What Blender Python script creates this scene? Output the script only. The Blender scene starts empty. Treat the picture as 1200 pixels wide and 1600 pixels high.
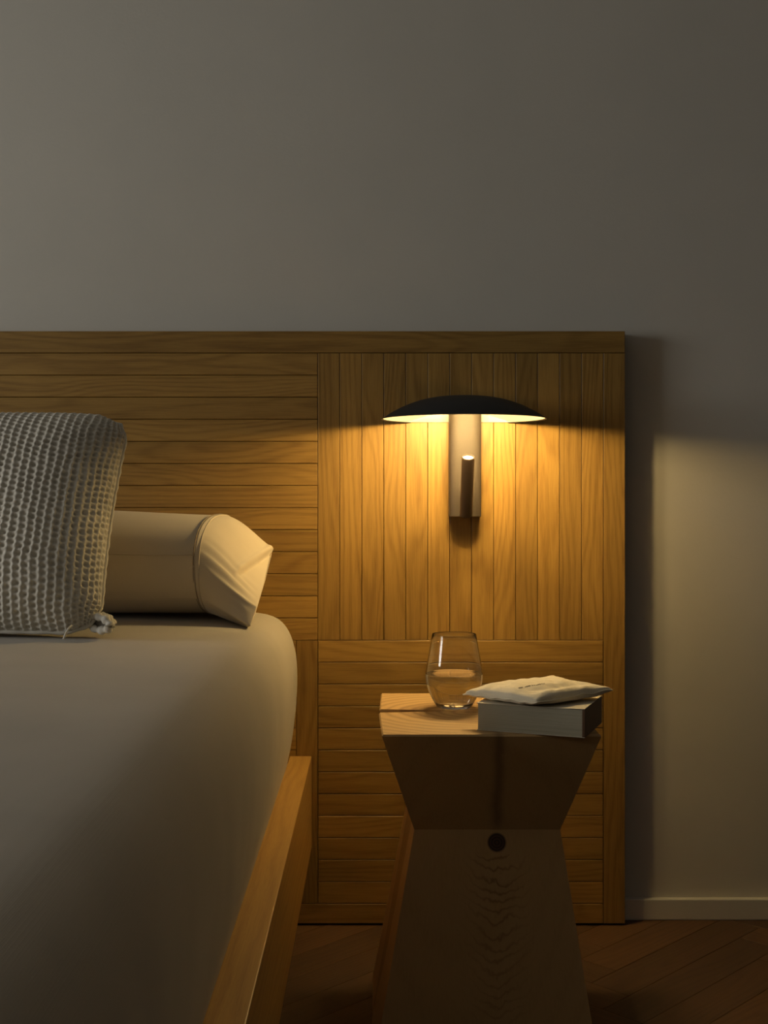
import bpy, bmesh, math, random
from mathutils import Vector, Matrix, noise

random.seed(7)
SC = bpy.context.scene
COL = SC.collection

# ------------------------------------------------------------------ camera
CAM_Z = 0.837
FPX, CX, CY = 1900.0, 588.0, 770.0          # focal length / principal point in px of 1200x1600
cam_d = bpy.data.cameras.new('camera')
cam = bpy.data.objects.new('camera', cam_d)
COL.objects.link(cam)
cam.location = (0, 0, CAM_Z)
cam.rotation_euler = (math.pi / 2, 0, 0)
cam_d.sensor_width = 36
cam_d.lens = 36 * FPX / 1600
cam_d.shift_x = (600 - CX) / 1600
cam_d.shift_y = (CY - 800) / 1600
cam_d.clip_start = 0.05
SC.camera = cam

# ------------------------------------------------------------------ world, daylight, exposure
w = bpy.data.worlds.new('dusk_sky'); SC.world = w; w.use_nodes = True
w.node_tree.nodes['Background'].inputs[0].default_value = (0.60, 0.66, 0.72, 1)
w.node_tree.nodes['Background'].inputs[1].default_value = 0.10

WIN_X, WIN_Y0, WIN_Y1, WIN_Z0, WIN_Z1 = -3.55, 0.05, 1.60, 0.72, 1.95
dl = bpy.data.lights.new('window_daylight', 'AREA')
dl.shape = 'RECTANGLE'; dl.size = WIN_Z1 - WIN_Z0; dl.size_y = WIN_Y1 - WIN_Y0
dl.energy = 52.0; dl.color = (1.0, 0.975, 0.92)
dlo = bpy.data.objects.new('window_daylight', dl); COL.objects.link(dlo)
dlo.location = (WIN_X - 0.06, (WIN_Y0 + WIN_Y1) / 2, (WIN_Z0 + WIN_Z1) / 2)
dlo.rotation_euler = (0, -math.pi / 2, 0)

SC.view_settings.view_transform = 'Standard'
SC.view_settings.look = 'None'
SC.view_settings.exposure = 0.0
SC.view_settings.gamma = 1.0
SC.view_settings.use_curve_mapping = False

LAMP_COL = (1.0, 0.69, 0.27)
LAMP_WATTS = 6.9

# ------------------------------------------------------------------ helpers
def P(px, py, y):
    """point of the place seen at a pixel of the photograph, at depth y"""
    return Vector(((px - CX) * y / FPX, y, CAM_Z - (py - CY) * y / FPX))

def link(name, mesh, mat=None, parent=None):
    o = bpy.data.objects.new(name, mesh); COL.objects.link(o)
    if mat is not None and not mesh.materials: mesh.materials.append(mat)
    if parent is not None: o.parent = parent
    return o

def from_bm(name, bm, mat, parent=None, smooth=False, sharp=None):
    bmesh.ops.recalc_face_normals(bm, faces=bm.faces)
    me = bpy.data.meshes.new(name); bm.to_mesh(me); bm.free()
    if smooth:
        for p in me.polygons: p.use_smooth = True
        if sharp: me.set_sharp_from_angle(angle=math.radians(sharp))
    return link(name, me, mat, parent)

def tag(o, label=None, cat=None, group=None, kind=None):
    if label: o['label'] = label
    if cat: o['category'] = cat
    if group: o['group'] = group
    if kind: o['kind'] = kind
    return o

def empty(name, loc, label, cat, group=None):
    o = bpy.data.objects.new(name, None); COL.objects.link(o)
    o.location = loc; o.empty_display_size = 0.05
    return tag(o, label, cat, group)

def box_bm(x0, x1, y0, y1, z0, z1, bev=0.0, seg=2, bm=None):
    b = bm or bmesh.new()
    r = bmesh.ops.create_cube(b, size=1.0)
    for v in r['verts']:
        v.co = Vector(((x0 + x1) / 2 + v.co.x * (x1 - x0), (y0 + y1) / 2 + v.co.y * (y1 - y0), (z0 + z1) / 2 + v.co.z * (z1 - z0)))
    if bev:
        es = list({e for v in r['verts'] for e in v.link_edges})
        bmesh.ops.bevel(b, geom=es, offset=bev, segments=seg, profile=0.6, affect='EDGES')
    return b

def lathe(profile, seg=64, c=(0, 0, 0)):
    bm = bmesh.new(); rings = []
    for r, z in profile:
        if r < 1e-6: rings.append([bm.verts.new((c[0], c[1], c[2] + z))])
        else: rings.append([bm.verts.new((c[0] + r * math.cos(2 * math.pi * k / seg), c[1] + r * math.sin(2 * math.pi * k / seg), c[2] + z)) for k in range(seg)])
    for a, b in zip(rings, rings[1:]):
        for k in range(seg):
            j = (k + 1) % seg
            if len(a) == 1 and len(b) == 1: continue
            if len(a) == 1: bm.faces.new((a[0], b[k], b[j]))
            elif len(b) == 1: bm.faces.new((a[k], a[j], b[0]))
            else: bm.faces.new((a[k], a[j], b[j], b[k]))
    return bm

def tube(points, r, seg=6, bm=None, closed=False):
    bm = bm or bmesh.new(); pts = [Vector(p) for p in points]; n = len(pts); rings = []
    for i, p in enumerate(pts):
        if closed: t = pts[(i + 1) % n] - pts[i - 1]
        else: t = pts[min(i + 1, n - 1)] - pts[max(i - 1, 0)]
        t.normalize()
        u = t.cross(Vector((0, 0, 1)))
        if u.length < 1e-3: u = t.cross(Vector((0, 1, 0)))
        u.normalize(); v = t.cross(u)
        rr = r[i] if isinstance(r, (list, tuple)) else r
        rings.append([bm.verts.new(p + rr * (math.cos(2 * math.pi * k / seg) * u + math.sin(2 * math.pi * k / seg) * v)) for k in range(seg)])
    pairs = list(zip(rings, rings[1:])) + ([(rings[-1], rings[0])] if closed else [])
    for a, b in pairs:
        for k in range(seg): bm.faces.new((a[k], a[(k + 1) % seg], b[(k + 1) % seg], b[k]))
    if not closed:
        bm.faces.new(rings[0][::-1]); bm.faces.new(rings[-1])
    return bm

def smoothstep(a, b, x):
    t = max(0.0, min(1.0, (x - a) / (b - a))); return t * t * (3 - 2 * t)

# ------------------------------------------------------------------ materials
class NT:
    def __init__(s, name):
        s.m = bpy.data.materials.new(name); s.m.use_nodes = True
        s.t = s.m.node_tree; s.b = s.t.nodes['Principled BSDF']
    def n(s, typ, **kw):
        nd = s.t.nodes.new(typ)
        for k, v in kw.items():
            if k.startswith('i_'):
                key = k[2:]; key = int(key) if key.isdigit() else key
                if isinstance(v, bpy.types.NodeSocket): s.t.links.new(v, nd.inputs[key])
                else: nd.inputs[key].default_value = v
            else: setattr(nd, k, v)
        return nd
    def L(s, a, b): s.t.links.new(a, b)
    def math(s, op, a, b=0.0, c=0.0):
        nd = s.n('ShaderNodeMath', operation=op)
        for i, v in enumerate((a, b, c)):
            if isinstance(v, bpy.types.NodeSocket): s.L(v, nd.inputs[i])
            else: nd.inputs[i].default_value = v
        return nd.outputs[0]
    def vmul(s, a, v):
        nd = s.n('ShaderNodeVectorMath', operation='MULTIPLY'); s.L(a, nd.inputs[0]); nd.inputs[1].default_value = v; return nd.outputs[0]
    def vadd(s, a, b):
        nd = s.n('ShaderNodeVectorMath', operation='ADD'); s.L(a, nd.inputs[0])
        if isinstance(b, bpy.types.NodeSocket): s.L(b, nd.inputs[1])
        else: nd.inputs[1].default_value = b
        return nd.outputs[0]
    def noise(s, vec, scale, detail=3, rough=0.5, dist=0.0):
        nd = s.n('ShaderNodeTexNoise'); s.L(vec, nd.inputs['Vector'])
        nd.inputs['Scale'].default_value = scale; nd.inputs['Detail'].default_value = detail
        nd.inputs['Roughness'].default_value = rough; nd.inputs['Distortion'].default_value = dist
        return nd.outputs['Fac']
    def ramp(s, fac, stops):
        nd = s.n('ShaderNodeValToRGB'); s.L(fac, nd.inputs[0]); cr = nd.color_ramp
        while len(cr.elements) < len(stops): cr.elements.new(0.5)
        for e, (p, c) in zip(cr.elements, stops): e.position = p; e.color = (*c, 1)
        return nd.outputs[0]
    def mix(s, fac, a, b, mode='MIX'):
        nd = s.n('ShaderNodeMix', data_type='RGBA', blend_type=mode)
        for k, v in ((0, fac), (6, a), (7, b)):
            if isinstance(v, bpy.types.NodeSocket): s.L(v, nd.inputs[k])
            elif k == 0: nd.inputs[0].default_value = v
            else: nd.inputs[k].default_value = (*v, 1)
        return nd.outputs[2]
    def bump(s, h, strength, dist):
        nd = s.n('ShaderNodeBump'); s.L(h, nd.inputs['Height'])
        nd.inputs['Strength'].default_value = strength; nd.inputs['Distance'].default_value = dist
        s.L(nd.outputs[0], s.b.inputs['Normal'])
    def coord(s): return s.n('ShaderNodeTexCoord').outputs['Object']
    def base(s, c):
        if isinstance(c, bpy.types.NodeSocket): s.L(c, s.b.inputs['Base Color'])
        else: s.b.inputs['Base Color'].default_value = (*c, 1)
    def rough(s, r): s.b.inputs['Roughness'].default_value = r

def wood(name, light, dark, tint=0.25, rough=0.5, ring=900.0, contrast=0.30):
    """sawn timber whose grain runs along the object's local x"""
    k = NT(name); co = k.coord()
    oi = k.n('ShaderNodeObjectInfo').outputs['Random']
    wn = k.n('ShaderNodeTexWhiteNoise', noise_dimensions='1D'); k.L(oi, wn.inputs['W'])
    off = k.n('ShaderNodeVectorMath', operation='MULTIPLY'); k.L(wn.outputs['Color'], off.inputs[0]); off.inputs[1].default_value = (9, 0.10, 0.12)
    c = k.vadd(co, off.outputs[0])
    sx = k.n('ShaderNodeSeparateXYZ'); k.L(c, sx.inputs[0])
    warp = k.noise(k.vmul(c, (1.6, 9, 9)), 1.0, 2, 0.5)
    warp2 = k.noise(k.vmul(c, (6, 60, 60)), 1.0, 2, 0.5)
    yy = k.math('ADD', sx.outputs[1], 0.03)
    yy = k.math('ADD', yy, k.math('MULTIPLY', k.math('SUBTRACT', warp, 0.5), 0.09))
    zz = k.math('SUBTRACT', sx.outputs[2], 0.06)
    zz = k.math('ADD', zz, k.math('MULTIPLY', k.math('SUBTRACT', warp, 0.5), 0.05))
    rr = k.math('SQRT', k.math('ADD', k.math('MULTIPLY', yy, yy), k.math('MULTIPLY', zz, zz)))
    ph = k.math('ADD', k.math('MULTIPLY', rr, ring), k.math('MULTIPLY', warp2, 1.6))
    s = k.math('MULTIPLY_ADD', k.math('SINE', ph), 0.5, 0.5)
    s = k.math('POWER', s, 1.8)
    pores = k.noise(k.vmul(c, (22, 700, 700)), 1.0, 3, 0.65)
    f = k.math('ADD', k.math('MULTIPLY', s, contrast), k.math('MULTIPLY', k.math('SUBTRACT', pores, 0.38), 1.0))
    streak = k.noise(k.vmul(c, (7, 230, 230)), 1.0, 2, 0.6)
    f = k.math('ADD', f, k.math('MULTIPLY', k.math('SUBTRACT', streak, 0.5), 0.55))
    broad = k.noise(k.vmul(c, (1.3, 22, 22)), 1.0, 2)
    f = k.math('ADD', f, k.math('MULTIPLY', k.math('SUBTRACT', broad, 0.5), 0.7))
    colr = k.ramp(f, [(0.0, light), (0.95, dark)])
    hv = k.n('ShaderNodeHueSaturation')
    k.L(colr, hv.inputs['Color'])
    k.L(k.math('MULTIPLY_ADD', oi, tint * 2, 1 - tint), hv.inputs['Value'])
    k.base(hv.outputs[0]); k.rough(rough)
    k.bump(f, 0.12, 0.001)
    return k.m

M = {}
M['oak'] = wood('oiled_oak', (0.370, 0.216, 0.051), (0.152, 0.073, 0.013), 0.18, 0.46)
M['rail_oak'] = wood('bed_oak', (0.48, 0.28, 0.070), (0.28, 0.14, 0.030), 0.0, 0.45, ring=500)
M['floor_oak'] = wood('dark_floor_oak', (0.085, 0.040, 0.014), (0.035, 0.015, 0.006), 0.3, 0.58)

k = NT('wall_plaster'); co = k.coord()
nn = k.noise(co, 3.0, 4, 0.6)
k.base(k.ramp(nn, [(0.3, (0.56, 0.545, 0.49)), (0.7, (0.60, 0.58, 0.52))])); k.rough(0.92)
k.bump(k.noise(co, 160, 3, 0.6), 0.10, 0.002); M['plaster'] = k.m

k = NT('white_trim_paint'); k.base((0.62, 0.60, 0.54)); k.rough(0.5)
k.bump(k.noise(k.coord(), 60, 2), 0.03, 0.001); M['trim'] = k.m

k = NT('ceiling_paint'); k.base((0.56, 0.54, 0.50)); k.rough(0.95); M['ceiling'] = k.m
k = NT('brown_limewash'); k.base((0.32, 0.29, 0.25)); k.rough(0.95); k.bump(k.noise(k.coord(), 40, 3), 0.1, 0.002); M['limewash'] = k.m

def cloth(name, c, weave=1500, bump=0.10, var=0.06):
    k = NT(name); co = k.coord()
    big = k.noise(co, 7, 3)
    k.base(k.ramp(big, [(0.25, tuple(x * (1 - var) for x in c)), (0.75, tuple(min(1, x * (1 + var)) for x in c))]))
    k.rough(0.95); k.b.inputs['Sheen Weight'].default_value = 0.08; k.b.inputs['Sheen Roughness'].default_value = 0.6
    wv = k.n('ShaderNodeTexWave', wave_type='BANDS', bands_direction='X'); k.L(co, wv.inputs['Vector']); wv.inputs['Scale'].default_value = weave / 6
    wv2 = k.n('ShaderNodeTexWave', wave_type='BANDS', bands_direction='Z'); k.L(co, wv2.inputs['Vector']); wv2.inputs['Scale'].default_value = weave / 6
    h = k.math('ADD', k.math('MULTIPLY', wv.outputs['Fac'], wv2.outputs['Fac']), k.math('MULTIPLY', k.noise(co, 220, 3), 0.8))
    k.bump(h, bump, 0.0008)
    return k.m
M['sheet'] = cloth('cotton_sheet', (0.44, 0.405, 0.345))
M['pillow'] = cloth('cotton_pillowcase', (0.71, 0.62, 0.48))
M['knit'] = cloth('taupe_waffle_knit', (0.68, 0.65, 0.57), 900, 0.35, 0.12)
M['canvas'] = cloth('cream_canvas', (0.92, 0.82, 0.61), 900, 0.2)
M['stitch'] = cloth('stitching_thread', (0.36, 0.29, 0.20), 900, 0.2)
M['lining'] = cloth('corner_lining', (0.27, 0.25, 0.22), 900, 0.2)

k = NT('black_metal'); k.base((0.010, 0.010, 0.012)); k.rough(0.55); k.b.inputs['Metallic'].default_value = 0.2
k.bump(k.noise(k.coord(), 900, 2), 0.05, 0.0003); M['black'] = k.m
k = NT('bronze_metal'); co = k.coord()
k.base(k.ramp(k.noise(co, 1400, 2, 0.7), [(0.3, (0.034, 0.025, 0.018)), (0.7, (0.058, 0.044, 0.032))])); k.rough(0.6); k.b.inputs['Metallic'].default_value = 0.0
k.bump(k.noise(co, 1500, 2), 0.25, 0.0004); M['bronze'] = k.m
k = NT('dark_bronze_metal'); k.base((0.045, 0.030, 0.022)); k.rough(0.48); k.b.inputs['Metallic'].default_value = 0.4
k.bump(k.noise(k.coord(), 1500, 2), 0.15, 0.0003); M['dark_bronze'] = k.m

def emit(name, c, s):
    k = NT(name); k.base((0.8, 0.78, 0.72)); k.rough(0.6)
    k.b.inputs['Emission Color'].default_value = (*c, 1); k.b.inputs['Emission Strength'].default_value = s
    return k.m
k = NT('white_reflector_enamel'); k.base((0.84, 0.81, 0.75)); k.rough(0.6); M['glow'] = k.m
M['lens'] = emit('lit_lens', (1.0, 0.80, 0.50), 5.0)

k = NT('clear_glass'); k.base((1, 1, 1)); k.rough(0.0); k.b.inputs['IOR'].default_value = 1.48; k.b.inputs['Transmission Weight'].default_value = 1.0; M['glass'] = k.m
k = NT('water'); k.base((1, 1, 1)); k.rough(0.0); k.b.inputs['IOR'].default_value = 1.33; k.b.inputs['Transmission Weight'].default_value = 1.0; M['water'] = k.m

k = NT('paper_edges'); co = k.coord(); sx = k.n('ShaderNodeSeparateXYZ'); k.L(co, sx.inputs[0])
ln = k.noise(k.vmul(co, (4, 4, 1400)), 1.0, 2, 0.7)
k.base(k.ramp(ln, [(0.3, (0.40, 0.37, 0.265)), (0.7, (0.56, 0.52, 0.385))])); k.rough(0.9); k.bump(ln, 0.5, 0.0006); M['paper'] = k.m
k = NT('book_cover'); k.base((0.66, 0.60, 0.48)); k.rough(0.55); M['cover'] = k.m
k = NT('book_spine'); k.base((0.13, 0.065, 0.028)); k.rough(0.6); M['spine'] = k.m
k = NT('printed_ink'); k.base((0.05, 0.035, 0.02)); k.rough(0.8); M['ink'] = k.m

# trunk of solid wood: growth rings around a vertical pith, a knot in the lower front face
PITH = (0.150, 1.925)
KNOT = (0.1775, 1.791, 0.322)
k = NT('solid_trunk_wood'); co = k.coord()
sx = k.n('ShaderNodeSeparateXYZ'); k.L(co, sx.inputs[0])
warp = k.noise(k.vmul(co, (9, 9, 2.5)), 1.0, 3, 0.5)
xx = k.math('SUBTRACT', sx.outputs[0], k.math('MULTIPLY_ADD', sx.outputs[2], 0.10, PITH[0] - 0.049))
yy = k.math('MULTIPLY', k.math('SUBTRACT', sx.outputs[1], k.math('MULTIPLY_ADD', sx.outputs[2], -0.03, PITH[1] + 0.015)), 1.15)
r2 = k.math('ADD', k.math('MULTIPLY', xx, xx), k.math('MULTIPLY', yy, yy))
rr = k.math('ADD', k.math('SQRT', r2), k.math('MULTIPLY', k.math('SUBTRACT', warp, 0.5), 0.035))
kx = k.math('SUBTRACT', sx.outputs[0], KNOT[0]); kz = k.math('SUBTRACT', sx.outputs[2], KNOT[2]); ky = k.math('SUBTRACT', sx.outputs[1], KNOT[1])
fr = k.math('MULTIPLY', k.math('MULTIPLY', ky, ky), 0.15)
kd = k.math('SQRT', k.math('ADD', k.math('ADD', k.math('MULTIPLY', kx, kx), k.math('MULTIPLY', kz, kz)), fr))
pull = k.math('MULTIPLY', k.math('POWER', 2.718, k.math('MULTIPLY', k.math('MULTIPLY', kd, kd), -260.0)), 0.030)
kxx = k.math('MULTIPLY', kx, kx)
ridge = k.math('MULTIPLY', k.math('POWER', 2.718, k.math('MULTIPLY', kxx, -900.0)), 0.006)
front = k.n('ShaderNodeMapRange', interpolation_type='SMOOTHSTEP'); k.L(sx.outputs[1], front.inputs[0])
for i, v in ((1, 1.84), (2, 1.80), (3, 0.0), (4, 1.0)): front.inputs[i].default_value = v
ridge = k.math('MULTIPLY', k.math('MULTIPLY', ridge, front.outputs[0]), k.math('MULTIPLY', warp, 2.0))
rg = k.math('ADD', rr, k.math('ADD', pull, ridge))
ringv = k.math('MULTIPLY_ADD', k.math('SINE', k.math('MULTIPLY', rg, 300.0)), 0.5, 0.5)
ringv = k.math('POWER', ringv, 2.5)
fib = k.noise(k.vmul(co, (420, 420, 12)), 1.0, 2, 0.6)
heart = k.n('ShaderNodeMapRange', interpolation_type='SMOOTHSTEP'); k.L(rg, heart.inputs[0])
for i, v in ((1, 0.112), (2, 0.106), (3, 0.0), (4, 1.0)): heart.inputs[i].default_value = v
gn = k.n('ShaderNodeSeparateXYZ'); k.L(k.n('ShaderNodeTexCoord').outputs['Normal'], gn.inputs[0])
endg = k.math('MULTIPLY_ADD', k.math('GREATER_THAN', gn.outputs[2], 0.9), 0.34, 0.06)
sc1 = k.math('SUBTRACT', kz, k.math('MULTIPLY', kxx, 11.0))
sc1 = k.math('ADD', sc1, k.math('MULTIPLY', k.noise(k.vmul(co, (26, 26, 20)), 1.0, 3, 0.6), 0.05))
scal = k.math('POWER', k.math('MULTIPLY_ADD', k.math('SINE', k.math('MULTIPLY', sc1, 400.0)), 0.5, 0.5), 5.0)
scm = k.math('POWER', 2.718, k.math('MULTIPLY', kxx, -900.0))
scz = k.n('ShaderNodeMapRange', interpolation_type='SMOOTHSTEP'); k.L(kz, scz.inputs[0])
for i, v in ((1, -0.25), (2, -0.03), (3, 0.35), (4, 0.75)): scz.inputs[i].default_value = v
scb = k.n('ShaderNodeMapRange', interpolation_type='SMOOTHSTEP'); k.L(kz, scb.inputs[0])
for i, v in ((1, -0.012), (2, -0.022), (3, 0.0), (4, 1.0)): scb.inputs[i].default_value = v
scal = k.math('MULTIPLY', k.math('MULTIPLY', scal, scm), k.math('MULTIPLY', k.math('MULTIPLY', scz.outputs[0], scb.outputs[0]), front.outputs[0]))
f = k.math('ADD', k.math('MULTIPLY', scal, 0.75), k.math('MULTIPLY', ringv, endg))
f = k.math('ADD', f, k.math('MULTIPLY', k.math('SUBTRACT', fib, 0.5), k.math('MULTIPLY_ADD', k.math('GREATER_THAN', gn.outputs[2], 0.9), -0.24, 0.30)))
f = k.math('ADD', f, k.math('MULTIPLY', heart.outputs[0], 0.42))
colr = k.ramp(f, [(0.0, (0.58, 0.375, 0.160)), (0.85, (0.25, 0.130, 0.042))])
kn = k.n('ShaderNodeMapRange', interpolation_type='SMOOTHSTEP'); k.L(kd, kn.inputs[0])
for i, v in ((1, 0.0155), (2, 0.0115), (3, 0.0), (4, 1.0)): kn.inputs[i].default_value = v
kr = k.math('MULTIPLY_ADD', k.math('SINE', k.math('MULTIPLY', kd, 1500.0)), 0.25, 0.5)
kcol = k.ramp(kr, [(0.2, (0.035, 0.018, 0.010)), (0.8, (0.12, 0.06, 0.03))])
colr = k.mix(kn.outputs[0], colr, kcol)
# dark pitch streak running up the front above the knot
st = k.math('SUBTRACT', kx, k.math('MULTIPLY', k.math('SUBTRACT', k.noise(k.vmul(co, (6, 6, 28)), 1.0, 3), 0.5), 0.012))
st = k.math('POWER', 2.718, k.math('MULTIPLY', k.math('MULTIPLY', st, st), -16000.0))
st = k.math('MULTIPLY', st, front.outputs[0])
up = k.n('ShaderNodeMapRange', interpolation_type='SMOOTHSTEP'); k.L(sx.outputs[2], up.inputs[0])
for i, v in ((1, 0.33), (2, 0.36), (3, 0.0), (4, 0.5)): up.inputs[i].default_value = v
colr = k.mix(k.math('MULTIPLY', st, up.outputs[0]), colr, (0.04, 0.022, 0.012))
k.base(colr); k.rough(0.55); k.bump(f, 0.15, 0.001); M['trunk'] = k.m

# ------------------------------------------------------------------ the room
D_HEAD = 2.352           # front face of the headboard
D_WALL = 2.395
LX, RX, FY, CEIL = WIN_X, 3.2, -2.6, 2.75
def struct(name, bm, mat, parent=None):
    o = from_bm(name, bm, mat, parent)
    o['kind'] = 'structure'
    return o
struct('wall_back', box_bm(LX - 0.15, RX + 0.15, D_WALL, D_WALL + 0.12, -0.02, CEIL + 0.1), M['plaster'])
struct('wall_right', box_bm(RX, RX + 0.12, FY, D_WALL, -0.02, CEIL + 0.1), M['limewash'])
struct('wall_front', box_bm(LX - 0.15, RX + 0.15, FY - 0.12, FY, -0.02, CEIL + 0.1), M['limewash'])
struct('ceiling', box_bm(LX - 0.15, RX + 0.15, FY, D_WALL, CEIL, CEIL + 0.1), M['ceiling'])
bm = box_bm(LX - 0.15, LX, FY, WIN_Y0, -0.02, CEIL)
box_bm(LX - 0.15, LX, WIN_Y1, D_WALL, -0.02, CEIL, bm=bm)
box_bm(LX - 0.15, LX, WIN_Y0, WIN_Y1, -0.02, WIN_Z0, bm=bm)
box_bm(LX - 0.15, LX, WIN_Y0, WIN_Y1, WIN_Z1, CEIL, bm=bm)
struct('wall_left', bm, M['plaster'])
bm = bmesh.new()
t = 0.045
for a in ((WIN_Y0, WIN_Y0 + t, WIN_Z0, WIN_Z1), (WIN_Y1 - t, WIN_Y1, WIN_Z0, WIN_Z1), (WIN_Y0 + t, WIN_Y1 - t, WIN_Z0, WIN_Z0 + t), (WIN_Y0 + t, WIN_Y1 - t, WIN_Z1 - t, WIN_Z1),
          ((WIN_Y0 + WIN_Y1) / 2 - 0.02, (WIN_Y0 + WIN_Y1) / 2 + 0.02, WIN_Z0 + t, WIN_Z1 - t)):
    box_bm(LX - 0.05, LX - 0.005, *a, bm=bm)
struct('window_1', bm, M['trim'])

# floor: slab with herringbone planks
fl = struct('floor', box_bm(LX - 0.15, RX + 0.15, FY, D_WALL + 0.1, -0.05, -0.008), M['floor_oak'])
def plank_mesh(name, L, W, T, c):
    """plank: length along x, width along z, front face at y=0 with chamfered edges"""
    a, b = L / 2, W / 2
    vs = [(-a, T, -b), (a, T, -b), (a, T, b), (-a, T, b), (-a, c, -b), (a, c, -b), (a, c, b), (-a, c, b),
          (-a + c, 0, -b + c), (a - c, 0, -b + c), (a - c, 0, b - c), (-a + c, 0, b - c)]
    fs = [(0, 3, 2, 1)]
    for i in range(4):
        j = (i + 1) % 4
        fs.append((i, j, 4 + j, 4 + i)); fs.append((4 + i, 4 + j, 8 + j, 8 + i))
    fs.append((8, 9, 10, 11))
    me = bpy.data.meshes.new(name); me.from_pydata(vs, [], fs); me.update()
    b2 = bmesh.new(); b2.from_mesh(me); bmesh.ops.recalc_face_normals(b2, faces=b2.faces); b2.to_mesh(me); b2.free()
    return me
FW, FLN = 0.075, 0.45
pm = plank_mesh('floor_plank', FLN - 0.0008, FW - 0.0008, 0.009, 0.0005); pm.materials.append(M['floor_oak'])
s45 = math.sqrt(0.5); cnt = 0
for i in range(-60, 60):
    for j in range(-12, 12):
        # herringbone lattice in a frame turned by 45 degrees
        for kind in (0, 1):
            u0 = i * FW + j * 2 * FLN * 0.5 ; v0 = i * FW - j * 2 * FLN * 0.5
            if kind == 0: cu, cv, rot = u0 + FLN / 2, v0 + FW / 2, 0
            else: cu, cv, rot = u0 + FLN + FW / 2, v0 + FW - FLN / 2 , 1
            wx, wy = 0.42 + (cu - cv) * s45, 1.6 + (cu + cv) * s45
            if not (-0.55 < wx < 1.35 and 0.75 < wy < 2.58): continue
            o = link('plank', pm, None, fl)
            o.location = (wx, wy, random.uniform(-0.0004, 0.0))
            ang = math.radians(45 if rot == 0 else -45)
            if rot == 0: ang = math.atan2(s45, s45)
            else: ang = math.atan2(s45, -s45)
            o.rotation_euler = (Matrix.Rotation(ang, 3, 'Z') @ Matrix.Rotation(-math.pi / 2, 3, 'X')).to_euler()
            cnt += 1
# baseboard (right of the headboard)
bm = box_bm(0.4845, RX, 2.380, D_WALL, 0.0, 0.041, 0.002)
struct('baseboard_back', bm, M['trim'])

# ------------------------------------------------------------------ headboard
S = D_HEAD / FPX
def hx(px): return (px - CX) * S
def hz(py): return CAM_Z - (py - CY) * S
hb = empty('headboard', (hx(977) - 1.0, D_HEAD, 0), 'wide oak headboard of joined planks standing against the plaster wall', 'headboard')
HB_R, HB_L = hx(977), -2.42
GAP, CH, TH = 0.0005, 0.0009, 0.022
cache = {}
def plank(x0, x1, z0, z1, vertical=False, jitter=0.0004):
    L, Wd = (z1 - z0, x1 - x0) if vertical else (x1 - x0, z1 - z0)
    key = (round(L, 4), round(Wd, 4), vertical)
    if key not in cache:
        me = plank_mesh('plank', L - 2 * GAP, Wd - 2 * GAP, TH, 0.0005 if vertical else CH); me.materials.append(M['oak']); cache[key] = me
    o = link('plank', cache[key], None, hb)
    o.location = Vector(((x0 + x1) / 2, D_HEAD + random.uniform(0, jitter), (z0 + z1) / 2)) - hb.location
    if vertical: o.rotation_euler = (0, math.pi / 2, 0)
    return o
Z_TOP, Z_BOT = hz(517), 0.0035
xs_l, xs_r = hx(496.5), hx(943)
z1, z2, z3 = hz(551.5), hz(1000.5), hz(1412)
from_bm('backing_panel', box_bm(HB_L + 0.001, HB_R - 0.001, D_HEAD + TH + 0.001, D_WALL - 0.001, Z_BOT, Z_TOP - 0.001), M['oak'], hb).location = -hb.location
o = plank(HB_L, HB_R, z1, Z_TOP); o['label'] = 'long top rail'
o = plank(xs_r, HB_R, Z_BOT, z1, True); o['label'] = 'upright edge stile'
plank(hx(463), xs_r, Z_BOT, z3)
plank(hx(463), xs_l, z3, z2, True)
n = 13
for i in range(n):
    plank(xs_l + (xs_r - xs_l) * i / n, xs_l + (xs_r - xs_l) * (i + 1) / n, z2, z1, True)
for i in range(12):
    plank(xs_l, xs_r, z3 + (z2 - z3) * i / 12, z3 + (z2 - z3) * (i + 1) / 12)
for i in range(13):
    plank(HB_L, xs_l, z2 + (z1 - z2) * i / 13, z2 + (z1 - z2) * (i + 1) / 13)
# planks behind the bed, below the rail of the upper field
for i in range(12):
    plank(HB_L, hx(463), z3 + (z2 - z3) * i / 12, z3 + (z2 - z3) * (i + 1) / 12)

# ------------------------------------------------------------------ bed frame
BX_R, BX_L = hx(487), -1.83
bf = empty('bed', ((BX_R + BX_L) / 2, 1.3, 0), 'low oak bed frame with a plain wide side rail', 'bed')
def bpart(name, bm, mat, along_y=False):
    if along_y:      # make local x run along the rail so the grain follows it
        R = Matrix.Rotation(-math.pi / 2, 4, 'Z')
        bmesh.ops.transform(bm, matrix=R, verts=bm.verts)
        o = from_bm(name, bm, mat, bf); o.rotation_euler = (0, 0, math.pi / 2)
    else: o = from_bm(name, bm, mat, bf)
    o.location = -bf.location
    return o
RZ0, RZ1 = 0.151, 0.328
Y_FOOT = 0.34
bpart('side_rail', box_bm(BX_R - 0.042, BX_R, Y_FOOT, D_HEAD - 0.001, RZ0, RZ1, 0.0015), M['rail_oak'], True)
bpart('side_rail', box_bm(BX_L, BX_L + 0.042, Y_FOOT, D_HEAD - 0.001, RZ0, RZ1, 0.0015), M['rail_oak'], True)
bpart('foot_rail', box_bm(BX_L + 0.042, BX_R - 0.042, Y_FOOT, Y_FOOT + 0.042, RZ0, RZ1, 0.0015), M['rail_oak'])
bpart('platform', box_bm(BX_L + 0.042, BX_R - 0.042, Y_FOOT + 0.042, D_HEAD - 0.002, 0.20, 0.222), M['rail_oak'], True)
for x in (BX_R - 0.30, BX_L + 0.22):
    for y in (0.55, 2.15):
        bpart('leg', box_bm(x, x + 0.07, y, y + 0.07, 0.0, 0.20, 0.002), M['rail_oak'])

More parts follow.
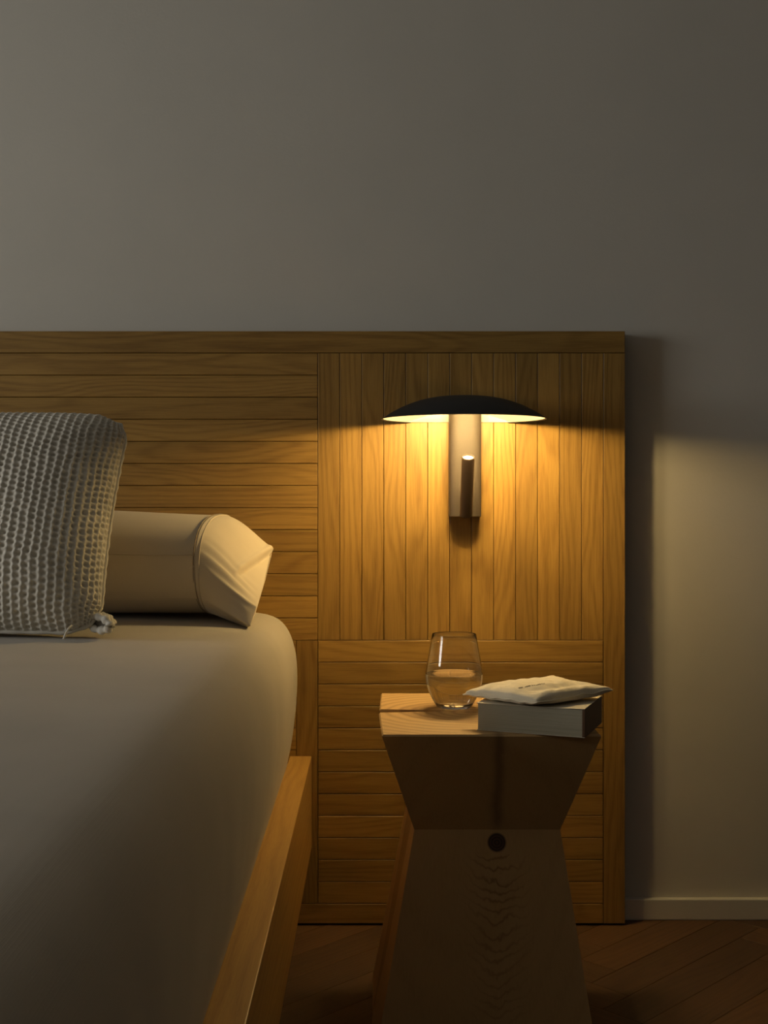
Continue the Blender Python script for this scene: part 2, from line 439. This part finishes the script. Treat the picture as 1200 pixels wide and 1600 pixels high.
# ------------------------------------------------------------------ mattress in its sheet
prof = [(-0.1685, 0.2235), (-0.1685, 0.30), (-0.1675, 0.330), (-0.1610, 0.352), (-0.1555, 0.385), (-0.1515, 0.425), (-0.1490, 0.465), (-0.1490, 0.495),
        (-0.1495, 0.522), (-0.1525, 0.548), (-0.1585, 0.570), (-0.1680, 0.5885), (-0.1820, 0.6025), (-0.2020, 0.6108), (-0.2350, 0.6148),
        (-0.30, 0.6170), (-0.40, 0.6200), (-0.55, 0.6225), (-0.75, 0.6240), (-0.98, 0.625)]
mid = -0.982
full = prof + [(2 * mid - x, z) for x, z in reversed(prof[:-1])]
Y0, Y1, RAD = 0.385, 2.345, 0.075
ys = [Y0 + RAD * (1 - math.cos(a * math.pi / 16)) for a in range(0, 8)]
ys += [Y0 + RAD + (Y1 - Y0 - 2 * RAD) * i / 90 for i in range(0, 91)]
ys += [Y1 - RAD * (1 - math.cos(a * math.pi / 16)) for a in range(7, -1, -1)]
bm = bmesh.new(); rings = []
for y in ys:
    dd = min(y - Y0, Y1 - y)
    ins = 0.0 if dd >= RAD else RAD - math.sqrt(max(0, RAD * RAD - (RAD - dd) ** 2))
    ring = []
    for x, z in full:
        sx_ = 1 if x > mid else -1
        zz = z - ins * smoothstep(0.40, 0.60, z) * 0.85
        xx_ = x - sx_ * ins * min(1.0, abs(x - mid) / 0.5) * smoothstep(0.31, 0.40, z)
        # slight gathers where the fitted sheet is pulled over the side
        g = smoothstep(0.33, 0.42, z) * (1 - smoothstep(0.50, 0.58, z))
        xx_ += sx_ * g * 0.0022 * noise.noise((y * 16, z * 2.0, 3.1)) + sx_ * g * 0.004 * noise.noise((y * 3, z * 3, 8.1))
        zz += 0.003 * noise.noise((xx_ * 3.2, y * 3.2, 1.7)) * smoothstep(0.58, 0.615, z)
        ring.append(bm.verts.new((xx_, y, zz)))
    rings.append(ring)
for a, b in zip(rings, rings[1:]):
    for i in range(len(a) - 1): bm.faces.new((a[i], a[i + 1], b[i + 1], b[i]))
    bm.faces.new((a[-1], a[0], b[0], b[-1]))
bm.faces.new(rings[0]); bm.faces.new(rings[-1])
mt = from_bm('mattress', bm, M['sheet'], None, True, 60)
sub = mt.modifiers.new('subdivision', 'SUBSURF'); sub.levels = 1; sub.render_levels = 1
tag(mt, 'thick mattress under a smooth pale cotton sheet on the oak frame', 'mattress')

# ------------------------------------------------------------------ sleeping pillow
HEM_X = -0.283
pw = empty('bed_pillow', (-0.5, 2.17, 0.62), 'cream cotton bed pillow lying flat behind the waffle cushion, case open at its end', 'pillow')
def pil_ring(x, nseg=216):
    """pillow cross-section: angle 0 is the front seam, going over the top to the back"""
    t_ = smoothstep(-1.02, -0.80, x)
    slope = smoothstep(-0.62, HEM_X, x)
    hz_ = 0.0897 * (0.35 + 0.65 * t_) - 0.004 * slope
    hy_ = 0.153
    zc = 0.6264 + hz_
    pts = []
    for q in range(nseg):
        a = 2 * math.pi * q / nseg
        c_, s_ = math.cos(a), math.sin(a)
        e = 0.62
        y = 2.178 - hy_ * math.copysign(abs(c_) ** e, c_)
        z = zc + hz_ * math.copysign(abs(s_) ** 0.80, s_)
        if s_ < 0: z = max(z, 0.6266)
        pts.append(Vector((x - 0.020 * c_ * smoothstep(-0.45, HEM_X, x), y, z)))
    return pts
NS = 216
xs_ = [-1.02, -1.00, -0.96, -0.90, -0.84, -0.78, -0.70, -0.62, -0.54, -0.48, -0.42, -0.38, -0.34, -0.31, HEM_X - 0.004, HEM_X]
bm = bmesh.new(); rings = []
for x in xs_:
    rings.append([bm.verts.new(p + Vector((0, 0.003 * noise.noise((p.x * 9, p.y * 9, p.z * 9)), 0.004 * noise.noise((p.x * 6, p.y * 8, 2.2)) * (1 if p.z > 0.66 else 0)))) for p in pil_ring(x)])
for a, b in zip(rings, rings[1:]):
    for i in range(NS): bm.faces.new((a[i], a[(i + 1) % NS], b[(i + 1) % NS], b[i]))
bm.faces.new(rings[0])
body = from_bm('case_body', bm, M['pillow'], pw, True, 80); body.location = -pw.location
# open end of the case: loft from the hem to the mouth of the case
A = P(427, 856, 2.235); E1 = P(419, 886, 2.17); E2 = P(410, 922, 2.08); C = P(401, 948, 2.015); D = P(391, 978, 1.995)
U1 = P(386, 981, 2.03); U2 = P(398, 962, 2.12); U3 = P(415, 905, 2.21)
loop = [(0.0, C), (0.05, C.lerp(E2, 0.5)), (0.10, E2), (0.17, E1), (0.225, E1.lerp(A, 0.6)), (0.285, A), (0.50, U3), (0.66, U2), (0.80, U1), (0.92, D), (0.97, D.lerp(C, 0.6)), (1.0, C)]
def mouth(t_):
    for (a, p), (b, q) in zip(loop, loop[1:]):
        if a <= t_ <= b: return p.lerp(q, (t_ - a) / (b - a))
    return loop[-1][1]
NU = 60
hem = pil_ring(HEM_X)
V = P(380, 888, 2.10)
grid = []
for iu in range(NU + 1):
    u = iu / NU; row = []
    for q in range(NS):
        a = hem[q]; b = mouth(q / NS)
        p = a.lerp(b, u)
        top = q / NS <= 0.33
        bul = math.sin(math.pi * min(1, u * 1.0)) * (1 - u)
        if top:
            p.z += 0.022 * bul * max(0.0, math.sin(math.pi * q / NS * 3)) ** 0.7
            # the fold that runs from the corner of the mouth to a dent in the top layer
            ax, az = (A.x, A.z); vx, vz = (V.x, V.z)
            dx, dz = vx - ax, vz - az; ln_ = math.hypot(dx, dz)
            sx_, sz_ = dx / ln_, dz / ln_
            s_ = ((p.x - ax) * sx_ + (p.z - az) * sz_) / ln_
            d_ = (p.x - ax) * (-sz_) + (p.z - az) * sx_      # signed distance from the fold line
            d_ = -d_ if (-sz_) * 0 + sx_ * -1 < 0 else d_
            fade = smoothstep(-0.1, 0.1, s_) * (1 - smoothstep(0.85, 1.25, s_))
            below = smoothstep(-0.001, 0.005, d_) * math.exp(-max(0, d_) / 0.022)
            nrm = Vector((0.35, -0.75, 0.55)).normalized()
            p -= nrm * 0.017 * fade * below
            p += nrm * 0.004 * fade * math.exp(-((d_ + 0.004) / 0.005) ** 2)
        # puckers beside the hem on the front
        fr_ = math.exp(-((q / NS - 0.03) / 0.06) ** 2) + math.exp(-((q / NS - 1.03) / 0.06) ** 2)
        p.z += 0.0022 * fr_ * math.sin(q / NS * 187 + u * 3) * math.sin(math.pi * u)
        p += Vector((0, 1, 0.3)) * 0.0025 * noise.noise((p.x * 30, p.y * 22, p.z * 30)) * u
        row.append(p)
    grid.append(row)
bm = bmesh.new()
vr = [[bm.verts.new(p) for p in row] for row in grid]
for a, b in zip(vr, vr[1:]):
    for i in range(NS): bm.faces.new((a[i], a[(i + 1) % NS], b[(i + 1) % NS], b[i]))
cuff = from_bm('case_cuff', bm, M['pillow'], pw, True, 80); cuff.location = -pw.location
sm = cuff.modifiers.new('cloth_thickness', 'SOLIDIFY'); sm.thickness = 0.0014; sm.offset = -1
for dx in (-0.002, 0.006):
    base = hem if dx < 0 else grid[4]
    ctr = sum(base, Vector()) / NS
    pts = [Vector((p.x + (dx if dx < 0 else 0), ctr.y + (p.y - ctr.y) * 1.003, ctr.z + (p.z - ctr.z) * 1.004)) for p in base]
    st_o = from_bm('hem_stitching', tube(pts, 0.0011, 5, closed=True), M['stitch' if dx < 0 else 'pillow'], pw, True); st_o.location = -pw.location
# piped side seam along the front of the pillow
pts = []
for x in [HEM_X - 0.002 - 0.03 * i for i in range(18)]:
    r_ = pil_ring(x); p = r_[6]
    pts.append(Vector((p.x, p.y - 0.0003, p.z)))
so = from_bm('side_seam', tube(pts, 0.0012, 5), M['pillow'], pw, True); so.location = -pw.location

# ------------------------------------------------------------------ waffle-knit cushion
cu = empty('waffle_cushion', (-0.69, 1.90, 0.62), 'taupe waffle-knit cushion propped upright on the bed before the pillow', 'cushion')
CW, CHH, CT = 0.285, 0.181, 0.082
cbot = Vector((-0.6940, 1.800, 0.6310)); ctop = Vector((-0.6940, 2.025, 0.9590))
CHH = (ctop - cbot).length / 2 + 0.002
ccen = (cbot + ctop) / 2; vdir = (ctop - cbot).normalized(); udir = Vector((1, 0, 0)); ndir = udir.cross(vdir).normalized()   # points towards the viewer
if ndir.y > 0: ndir = -ndir
PU, PV = 0.0125, 0.0112
def cpt(u, v, side):
    ex, ey = min(1.0, abs(u)), min(1.0, abs(v))
    x = u * CW * (1 - 0.030 * (1 - v * v) * ex ** 2)
    y = v * CHH * (1 - 0.018 * (1 - u * u) * ey ** 2)
    cr = max(0.0, ex - 0.84) * max(0.0, ey - 0.78)          # rounded corners of the outline
    x -= math.copysign(cr * 0.42, u); y -= math.copysign(cr * 0.42, v)
    th = CT * (1 - ex ** 5.0) ** 0.52 * (1 - ey ** 3.2) ** 0.50
    return ccen + udir * x + vdir * y + ndir * side * th * (1.0 if side > 0 else 0.75)
def arc_table(fn, n_):
    """positions spaced evenly along the cloth from -1 to 1, and the cloth length"""
    m_ = 4000; acc = [0.0]; us = [-1 + 2 * q / m_ for q in range(m_ + 1)]
    for a, b in zip(us, us[1:]): acc.append(acc[-1] + (fn(b) - fn(a)).length)
    out = []; q = 0
    for i in range(n_ + 1):
        t_ = acc[-1] * i / n_
        while q < m_ - 1 and acc[q + 1] < t_: q += 1
        out.append(us[q] + (us[q + 1] - us[q]) * (t_ - acc[q]) / max(1e-9, acc[q + 1] - acc[q]))
    return out, acc[-1]
def cushion_side(side, nu, nv, knit):
    tu, lu = arc_table(lambda u: cpt(u, 0.0, side), nu); tv, lv_ = arc_table(lambda v: cpt(0.0, v, side), nv)
    bm = bmesh.new(); pts = {}
    for i in range(nu + 1):
        for j in range(nv + 1): pts[i, j] = cpt(tu[i], tv[j], side)
    vs = {}
    for (i, j), p in pts.items():
        q = p.copy()
        if knit and 0 < i < nu and 0 < j < nv:
            t1 = pts[i + 1, j] - pts[i - 1, j]; t2 = pts[i, j + 1] - pts[i, j - 1]
            nn_ = t1.cross(t2).normalized()
            if nn_.dot(ndir * side) < 0: nn_ = -nn_
            su, sv = lu * i / nu, lv_ * j / nv
            a = (su + 0.0022 * noise.noise((su * 30, sv * 30, 0.3))) / PU
            b = (sv + 0.0022 * noise.noise((su * 34, sv * 28, 5.3))) / PV + (0.5 if int(math.floor(a)) % 2 else 0)
            pit = (math.sin(math.pi * a) ** 2) ** 0.8 * (math.sin(math.pi * b) ** 2) ** 0.9
            rib = math.cos(math.pi * a) ** 6
            edge = min(1.0, i / 5, (nu - i) / 5, j / 5, (nv - j) / 5)
            irr = 0.75 + 0.5 * noise.noise((math.floor(a) * 1.7, math.floor(b) * 2.3, 0))
            q += nn_ * edge * (-0.0062 * pit * irr + 0.0008 * rib + 0.0010 * noise.noise((su * 260, sv * 260, 1)))
        vs[i, j] = bm.verts.new(q)
    for i in range(nu):
        for j in range(nv): bm.faces.new((vs[i, j], vs[i + 1, j], vs[i + 1, j + 1], vs[i, j + 1]))
    return bm
NU, NV = 360, 290
fo = from_bm('front_cover', cushion_side(1, NU, NV, True), M['knit'], cu, True); fo.location = -cu.location
bo = from_bm('back_cover', cushion_side(-1, 60, 50, False), M['knit'], cu, True); bo.location = -cu.location
pts = []
for s_ in range(0, 160):
    a = s_ / 160 * 4; e = int(a); f_ = (a - e) * 2 - 1
    u, v = [(f_, -1), (1, f_), (-f_, 1), (-1, -f_)][e]
    p = cpt(u, v, 1); p += Vector((0, 0, 0))
    pts.append(p + ndir * 0.0006 * math.sin(s_ * 1.9))
po = from_bm('edge_seam', tube(pts, [0.0035 + 0.0008 * math.sin(i * 2.3) for i in range(160)], 8, closed=True), M['knit'], cu, True); po.location = -cu.location
# gathered corner at the foot of the cushion
kc = P(152, 975, 1.796)
bm = bmesh.new()
for q, (sc_, oy) in enumerate(((1.0, 0.0), (0.98, 0.008), (0.93, 0.017), (0.86, 0.026))):
    pts = []; rs = []
    for i in range(34):
        t_ = i / 33; a = math.radians(-165 + 322 * t_)
        pts.append(kc + Vector((0.0190 * math.cos(a) * sc_, oy + 0.010 * (1 - math.cos(a)) - 0.002, 0.0098 * math.sin(a) * sc_ - 0.0022 * math.cos(a))))
        rs.append((0.0022 + 0.0040 * math.sin(math.pi * t_) ** 0.5) * (1 + 0.26 * math.sin(i * 1.5 + q * 2.2)))
    tube(pts, rs, 8, bm=bm)
co_ = from_bm('corner_tuck', bm, M['knit'], cu, True); co_.location = -cu.location
bm = bmesh.new(); va = []; vb = []
for i in range(20):
    a = i / 20 * 2 * math.pi
    d_ = Vector((0.0165 * math.cos(a), 0.010 * (1 - math.cos(a)), 0.0075 * math.sin(a) - 0.0022 * math.cos(a)))
    va.append(bm.verts.new(kc + Vector((0, 0.003, 0)) + d_)); vb.append(bm.verts.new(kc + Vector((0, 0.011, 0)) + d_))
bm.faces.new(va); bm.faces.new(vb[::-1])
for i in range(20): bm.faces.new((va[i], va[(i + 1) % 20], vb[(i + 1) % 20], vb[i]))
zt = from_bm('corner_lining', bm, M['lining'], cu); zt.location = -cu.location  # dark lining disc set back in the hollow of the gathered corner
zp = from_bm('zip_pull', tube([P(112, 977, 1.775), P(107, 982, 1.768), P(102, 991, 1.764), P(99.5, 999, 1.763)], [0.0012, 0.0014, 0.0014, 0.0017], 6), M['knit'], cu, True); zp.location = -cu.location

# ------------------------------------------------------------------ trunk side table
TOPZ, WZ = 0.49, 0.340
def ring_pts(x0, x1, y0, y1, z, nd, nw, nb=0.0, yc=1.935):
    return [Vector(p) for p in ((x0, y0, z), (x1, y0, z), (x1, y1, z), (x0, y1, z), (x0 - nb, yc + nw, z), (x0 + nd, yc, z), (x0 - nb - 0.001, yc - nw, z))]
lv = [ring_pts(-0.006, 0.3215, 1.742, 2.106, 0.0, 0.05, 0.0026),
      ring_pts(0.056, 0.2715, 1.794, 2.058, WZ, 0.035, 0.0024),
      ring_pts(0.008, 0.323, 1.744, 2.106, TOPZ - 0.0025, 0.13, 0.0145, 0.003),
      ring_pts(0.010, 0.321, 1.746, 2.104, TOPZ, 0.13, 0.0155, 0.003)]
bm = bmesh.new(); vv = [[bm.verts.new(p) for p in r_] for r_ in lv]
for a, b in zip(vv, vv[1:]):
    for i in range(7): bm.faces.new((a[i], a[(i + 1) % 7], b[(i + 1) % 7], b[i]))
bm.faces.new(vv[0][::-1]); bm.faces.new(vv[-1])
stl = from_bm('side_table', bm, M['trunk'])
tag(stl, 'hourglass side table carved from one cracked trunk, beside the bed', 'table')

# ------------------------------------------------------------------ wall lamp
LYC = 2.235; LXC = (724.5 - CX) * LYC / FPX
RIM_Z = CAM_Z + (CY - 655.0) * LYC / FPX
RS, HS = 128.5 * LYC / FPX, 0.0430
lamp = empty('wall_lamp', (LXC, D_HEAD, RIM_Z), 'black dome wall lamp glowing on the headboard above the trunk table', 'lamp')
def cap(r_, h_, z0, n_=22, rmin=0.0):
    us = [math.sin(math.pi / 2 * i / n_) for i in range(n_ + 1)]
    return [(r_ * u, z0 + h_ * (1 - u ** 2.5)) for u in us]
def clip_back(bm, y):
    bmesh.ops.bisect_plane(bm, geom=bm.verts[:] + bm.edges[:] + bm.faces[:], plane_co=(0, y, 0), plane_no=(0, 1, 0), clear_outer=True)
out = cap(RS, HS, 0.0); inn = cap(RS - 0.0014, HS - 0.0030, 0.0003)
bm = lathe(out + [(RS - 0.0006, -0.0006)] + inn[::-1], 128, (LXC, LYC, RIM_Z)); clip_back(bm, D_HEAD - 0.0005)
o = from_bm('lamp_shade', bm, M['black'], lamp, True, 40); o.location = -lamp.location
o['label'] = 'shallow black dome'
bm = lathe(cap(RS - 0.0030, HS - 0.0052, 0.0010), 128, (LXC, LYC, RIM_Z)); clip_back(bm, D_HEAD - 0.004)
bmesh.ops.contextual_create(bm, geom=[e for e in bm.edges if e.is_boundary and all(abs(v.co.y - (D_HEAD - 0.004)) < 1e-4 for v in e.verts)])
o = from_bm('reflector', bm, M['glow'], lamp, True); o.location = -lamp.location
o['label'] = 'cream lit inner face'
for dx_, ly_, lz_ in ((-0.048, 2.178, 0.0235), (0.004, 2.152, 0.0180), (0.056, 2.178, 0.0235)):
    ll = bpy.data.lights.new('added_bounce_light', 'POINT'); ll.shadow_soft_size = 0.0115  # added point lights, standing in for the spot's light bounced off the dome
    ll.energy = LAMP_WATTS / 3; ll.color = LAMP_COL
    lo_ = bpy.data.objects.new('added_bounce_light', ll); COL.objects.link(lo_); lo_.parent = lamp
    lo_.location = Vector((LXC + dx_, ly_, RIM_Z + lz_)) - lamp.location
# upright bracket with a rounded front
BW, BF = 0.0610, 2.310
bxc = (728.0 - CX) * BF / FPX
bz0, bz1 = CAM_Z - (807 - CY) * BF / FPX, RIM_Z + 0.026
pr = [(-BW / 2, D_HEAD - 0.0005)]
for i in range(17):
    a = math.pi * (1 - i / 16)
    c_, s_ = math.cos(a), math.sin(a)
    pr.append((math.copysign(abs(c_) ** 0.75, c_) * BW / 2, BF + 0.016 - 0.016 * abs(s_) ** 0.75))
pr.append((BW / 2, D_HEAD - 0.0005))
bm = bmesh.new()
lo = [bm.verts.new((bxc + x, y, bz0)) for x, y in pr]; hi = [bm.verts.new((bxc + x, y, bz1)) for x, y in pr]
for i in range(len(pr)): bm.faces.new((lo[i], lo[(i + 1) % len(pr)], hi[(i + 1) % len(pr)], hi[i]))
bm.faces.new(lo[::-1]); bm.faces.new(hi)
o = from_bm('bracket', bm, M['bronze'], lamp, True, 50); o.location = -lamp.location
# pivoting reading spot
t_top, t_bot = P(731.5, 714, 2.233), P(728.2, 806, 2.288)
ax_ = (t_top - t_bot); ln_ = ax_.length; RC = 0.0118
bm = lathe([(0.0, 0.0), (RC - 0.002, 0.0), (RC, 0.002), (RC, ln_ - 0.0008), (RC - 0.0008, ln_), (RC - 0.0018, ln_), (RC - 0.0024, ln_ - 0.003), (0.0, ln_ - 0.003)], 40)
q = Vector((0, 0, 1)).rotation_difference(ax_.normalized())
sp = from_bm('reading_spot', bm, M['dark_bronze'], lamp, True, 40); sp.rotation_mode = 'QUATERNION'; sp.rotation_quaternion = q; sp.location = t_bot - lamp.location
bm = lathe([(RC - 0.0023, ln_ - 0.0020), (RC * 0.4, ln_ - 0.0012), (0.0, ln_ - 0.0010)], 32)
o = from_bm('lens', bm, M['lens'], sp, True); o['label'] = 'bright round lens'
bm = lathe([(RC - 0.0005, ln_ + 0.0002), (RC - 0.0012, ln_ + 0.0007), (RC - 0.0019, ln_ + 0.0002), (RC - 0.0012, ln_ - 0.0003), (RC - 0.0005, ln_ + 0.0002)], 32)
from_bm('bezel', bm, M['bronze'], sp, True)
pv = t_bot.lerp(t_top, 0.22)
o = from_bm('pivot', tube([pv, Vector((bxc, BF + 0.004, pv.z))], 0.006, 16), M['dark_bronze'], lamp, True, 40); o.location = -lamp.location

# ------------------------------------------------------------------ water glass
GY = 1.962
gb = P(709.5, 1104, GY); gb.z = TOPZ
gs = GY / FPX
outer = [(0.0, 0.0), (0.018, 0.0), (0.0245, 0.0006), (0.0272, 0.0022), (0.0292, 0.0052), (0.0335, 0.0125), (0.0385, 0.0225), (0.0420, 0.0320), (0.0443, 0.0420), (0.0452, 0.0520),
         (0.0446, 0.0600), (0.0426, 0.0720), (0.0404, 0.0850), (0.0382, 0.0980), (0.0361, 0.1100), (0.0347, 0.1183)]
outer = [(r_ * 1.03, z) for r_, z in outer]
TG = 0.0012
inner = [(r_ - TG, z) for r_, z in outer if z > 0.0120]
inner = [(0.0, 0.0062), (0.016, 0.0064), (0.0250, 0.0078), (0.0300, 0.0105)] + inner
RR_ = 0.0347 * 1.03
rimp = [(RR_ - TG * 0.15, 0.1188), (RR_ - TG * 0.5, 0.1190), (RR_ - TG * 0.85, 0.1188)]
tum = from_bm('water_glass', lathe(outer + rimp + inner[::-1], 96), M['glass'], None, True)
tum.location = gb + Vector((0, 0, 0.0004))
tag(tum, 'stemless tumbler half full of water on the trunk table', 'glass')
WL = 0.0545
wp = [(0.0, 0.0060), (0.016, 0.0062), (0.0251, 0.0076), (0.0301, 0.0103)] + [(r_ - TG + 0.00015, z) for r_, z in outer if 0.0120 < z < WL - 0.001]
wp += [(0.0452 * 1.03 - TG - 0.0002, WL + 0.0008), (0.0440, WL + 0.0001), (0.040, WL), (0.0, WL)]
from_bm('water', lathe(wp, 96), M['water'], tum, True, 60)

# ------------------------------------------------------------------ book
bl = P(744.8, 1141, 1.777); br = P(912, 1156, 1.712)
BKA = math.atan2(br.y - bl.y, br.x - bl.x) + math.radians(2.5)
BL, BD, BH = (Vector((br.x, br.y)) - Vector((bl.x, bl.y))).length, 0.122, 0.0400
bk = empty('thick_book', (bl.x, bl.y, TOPZ + 0.0003), 'thick pale paperback book with page edges showing, lying on the trunk table', 'book')
bk.rotation_euler = (0, 0, BKA)
bm = box_bm(0.0015, BL - 0.004, 0.0012, BD - 0.0012, 0.0010, BH - 0.0010)
bmesh.ops.subdivide_edges(bm, edges=bm.edges[:], cuts=6, use_grid_fill=True)
for v in bm.verts:
    v.co.y += 0.0010 * math.sin(v.co.z / BH * math.pi) * (1 if v.co.y < 0.02 else 0)
from_bm('page_block', bm, M['paper'], bk)
from_bm('cover', box_bm(0, BL, 0, BD, 0, 0.0009, 0.0002, 1), M['cover'], bk)
bm = box_bm(0, BL, 0, BD, BH - 0.0009, BH, 0.0002, 1)
bmesh.ops.subdivide_edges(bm, edges=bm.edges[:], cuts=8, use_grid_fill=True)
for v in bm.verts:      # the cover lifts a little near the spine corner
    v.co.z += 0.0012 * smoothstep(0.7, 1.0, v.co.x / BL)
from_bm('cover', bm, M['cover'], bk)
from_bm('spine', box_bm(BL - 0.0040, BL + 0.0004, 0, BD, 0.0003, BH - 0.0003, 0.0008, 2), M['spine'], bk)

# ------------------------------------------------------------------ canvas pouch on the book
TB = TOPZ + BH
pL, pF, pB, pR = P(724, 1086, 1.812), P(836, 1101, 1.712), P(853, 1053, 1.885), P(957, 1078, 1.800)
NP = 64
def pouch(s, t, side):
    # s from left->back / front->right, t from left->front
    p = pL.lerp(pB, s).lerp(pF.lerp(pR, s), t)
    es, et = 4 * s * (1 - s), 4 * t * (1 - t)
    # edges pull in between the corners
    d = (pB - pL) ; d2 = (pF - pL)
    p += d * (0.5 - s) * 0.07 * et * abs(2 * s - 1) + d2 * (0.5 - t) * 0.09 * es * abs(2 * t - 1)
    puff = (es ** 0.34) * (et ** 0.34)
    cf = max(0.0, 1 - math.hypot(s / 0.42, (1 - t) / 0.42))      # blunt front corner
    p += (pB - pF) * 0.10 * cf ** 1.3 + Vector((0, 0, -0.002)) * cf
    cb = max(0.0, 1 - math.hypot((1 - s) / 0.45, t / 0.45))
    p += (pR - pB) * 0.12 * cb
    wr = noise.noise((s * 5, t * 5, 2)) * 0.0022 + noise.noise((s * 13, t * 11, 7)) * 0.0014
    zb = TB + 0.0013
    # over the book the pouch rests on it; the corners beyond it stick out
    base_z = p.z * (1 - puff) + (zb + 0.007) * puff
    edge_w = 0.0028 * noise.noise((s * 7 + t * 7, 1.1, t * 3)) * (1 - puff)
    if side > 0:
        z = base_z + 0.0185 * puff + wr * puff + edge_w + 0.0008
        z -= 0.004 * math.exp(-((t - 0.80) / 0.10) ** 2) * es       # crease behind the front seam
        z += 0.0022 * math.exp(-((t - 0.90) / 0.06) ** 2) * es
    else:
        z = base_z - 0.0078 * puff + edge_w - 0.0008
        z = max(z, zb) if puff > 0.25 else z
    return Vector((p.x, p.y, z))
pc = empty('canvas_pouch', (0.24, 1.80, TB), 'soft cream canvas pouch lying askew on top of the thick book', 'pouch')
bm = bmesh.new(); g = {}
for side in (1, -1):
    for i in range(NP + 1):
        for j in range(NP + 1):
            bd_ = i in (0, NP) or j in (0, NP)
            s_, t_ = i / NP, j / NP
            if bd_ and side < 0: g[side, i, j] = g[1, i, j]; continue
            p = pouch(s_, t_, side)
            if bd_: p = (pouch(s_, t_, 1) + pouch(s_, t_, -1)) / 2
            g[side, i, j] = bm.verts.new(p)
    for i in range(NP):
        for j in range(NP):
            bm.faces.new([g[side, i + a, j + b] for a, b in ((0, 0), (1, 0), (1, 1), (0, 1))])
po = from_bm('bag', bm, M['canvas'], pc, True); po.location = -pc.location
# seam around the edge
ring_st = [(i / 40, 0) for i in range(40)] + [(1, i / 40) for i in range(40)] + [(1 - i / 40, 1) for i in range(40)] + [(0, 1 - i / 40) for i in range(40)]
pts = [(pouch(a, b, 1) + pouch(a, b, -1)) / 2 for a, b in ring_st]
o = from_bm('edge_seam', tube(pts, 0.0012, 6, closed=True), M['canvas'], pc, True); o.location = -pc.location
# faint small dark printed lettering (illegible dashes) across the pouch
def st_from_px(px, py):
    best = None
    for i in range(8, 57):
        for j in range(8, 57):
            p = pouch(i / 64, j / 64, 1)
            dx = CX + p.x * FPX / p.y - px; dy = CY - (p.z - CAM_Z) * FPX / p.y - py
            d_ = dx * dx + 6 * dy * dy
            if best is None or d_ < best[0]: best = (d_, i / 64, j / 64)
    return best[1], best[2]
T0, T1 = st_from_px(809, 1077), st_from_px(854, 1070)
d_st = (T1[0] - T0[0], T1[1] - T0[1])
bm = bmesh.new()
def mark(a0, a1, b0, b1):
    """ink stroke: a along the line of print, b across it (in line heights)"""
    n_ = max(1, int((a1 - a0) * 40)); prev = None
    for q in range(n_ + 1):
        a = a0 + (a1 - a0) * q / n_; pair = []
        for b in (b0, b1):
            s_ = T0[0] + d_st[0] * a - d_st[1] * 0 + b * 0.022; t_ = T0[1] + d_st[1] * a - b * 0.040
            pair.append(bm.verts.new(pouch(s_, t_, 1) + Vector((0, 0, 0.00035))))
        if prev: bm.faces.new((prev[0], pair[0], pair[1], prev[1]))
        prev = pair
mark(0.00, 0.16, 0.25, 0.75)
mark(0.24, 0.30, 0.2, 0.6); mark(0.30, 0.46, 0.25, 0.85)
a = 0.50
for wd, lo_, hi_ in ((0.035, 0, 1), (0.02, 0.3, 0.8), (0.045, 0, 1), (0.02, 0.2, 0.7), (0.045, 0.0, 0.9), (0.05, 0.2, 1.0), (0.035, 0, 1), (0.05, 0.3, 0.8), (0.04, 0.2, 0.7), (0.04, 0.3, 0.7)):
    mark(a, a + wd, lo_, hi_); a += wd + 0.012
o = from_bm('printed_lettering', bm, M['ink'], pc); o.location = -pc.location
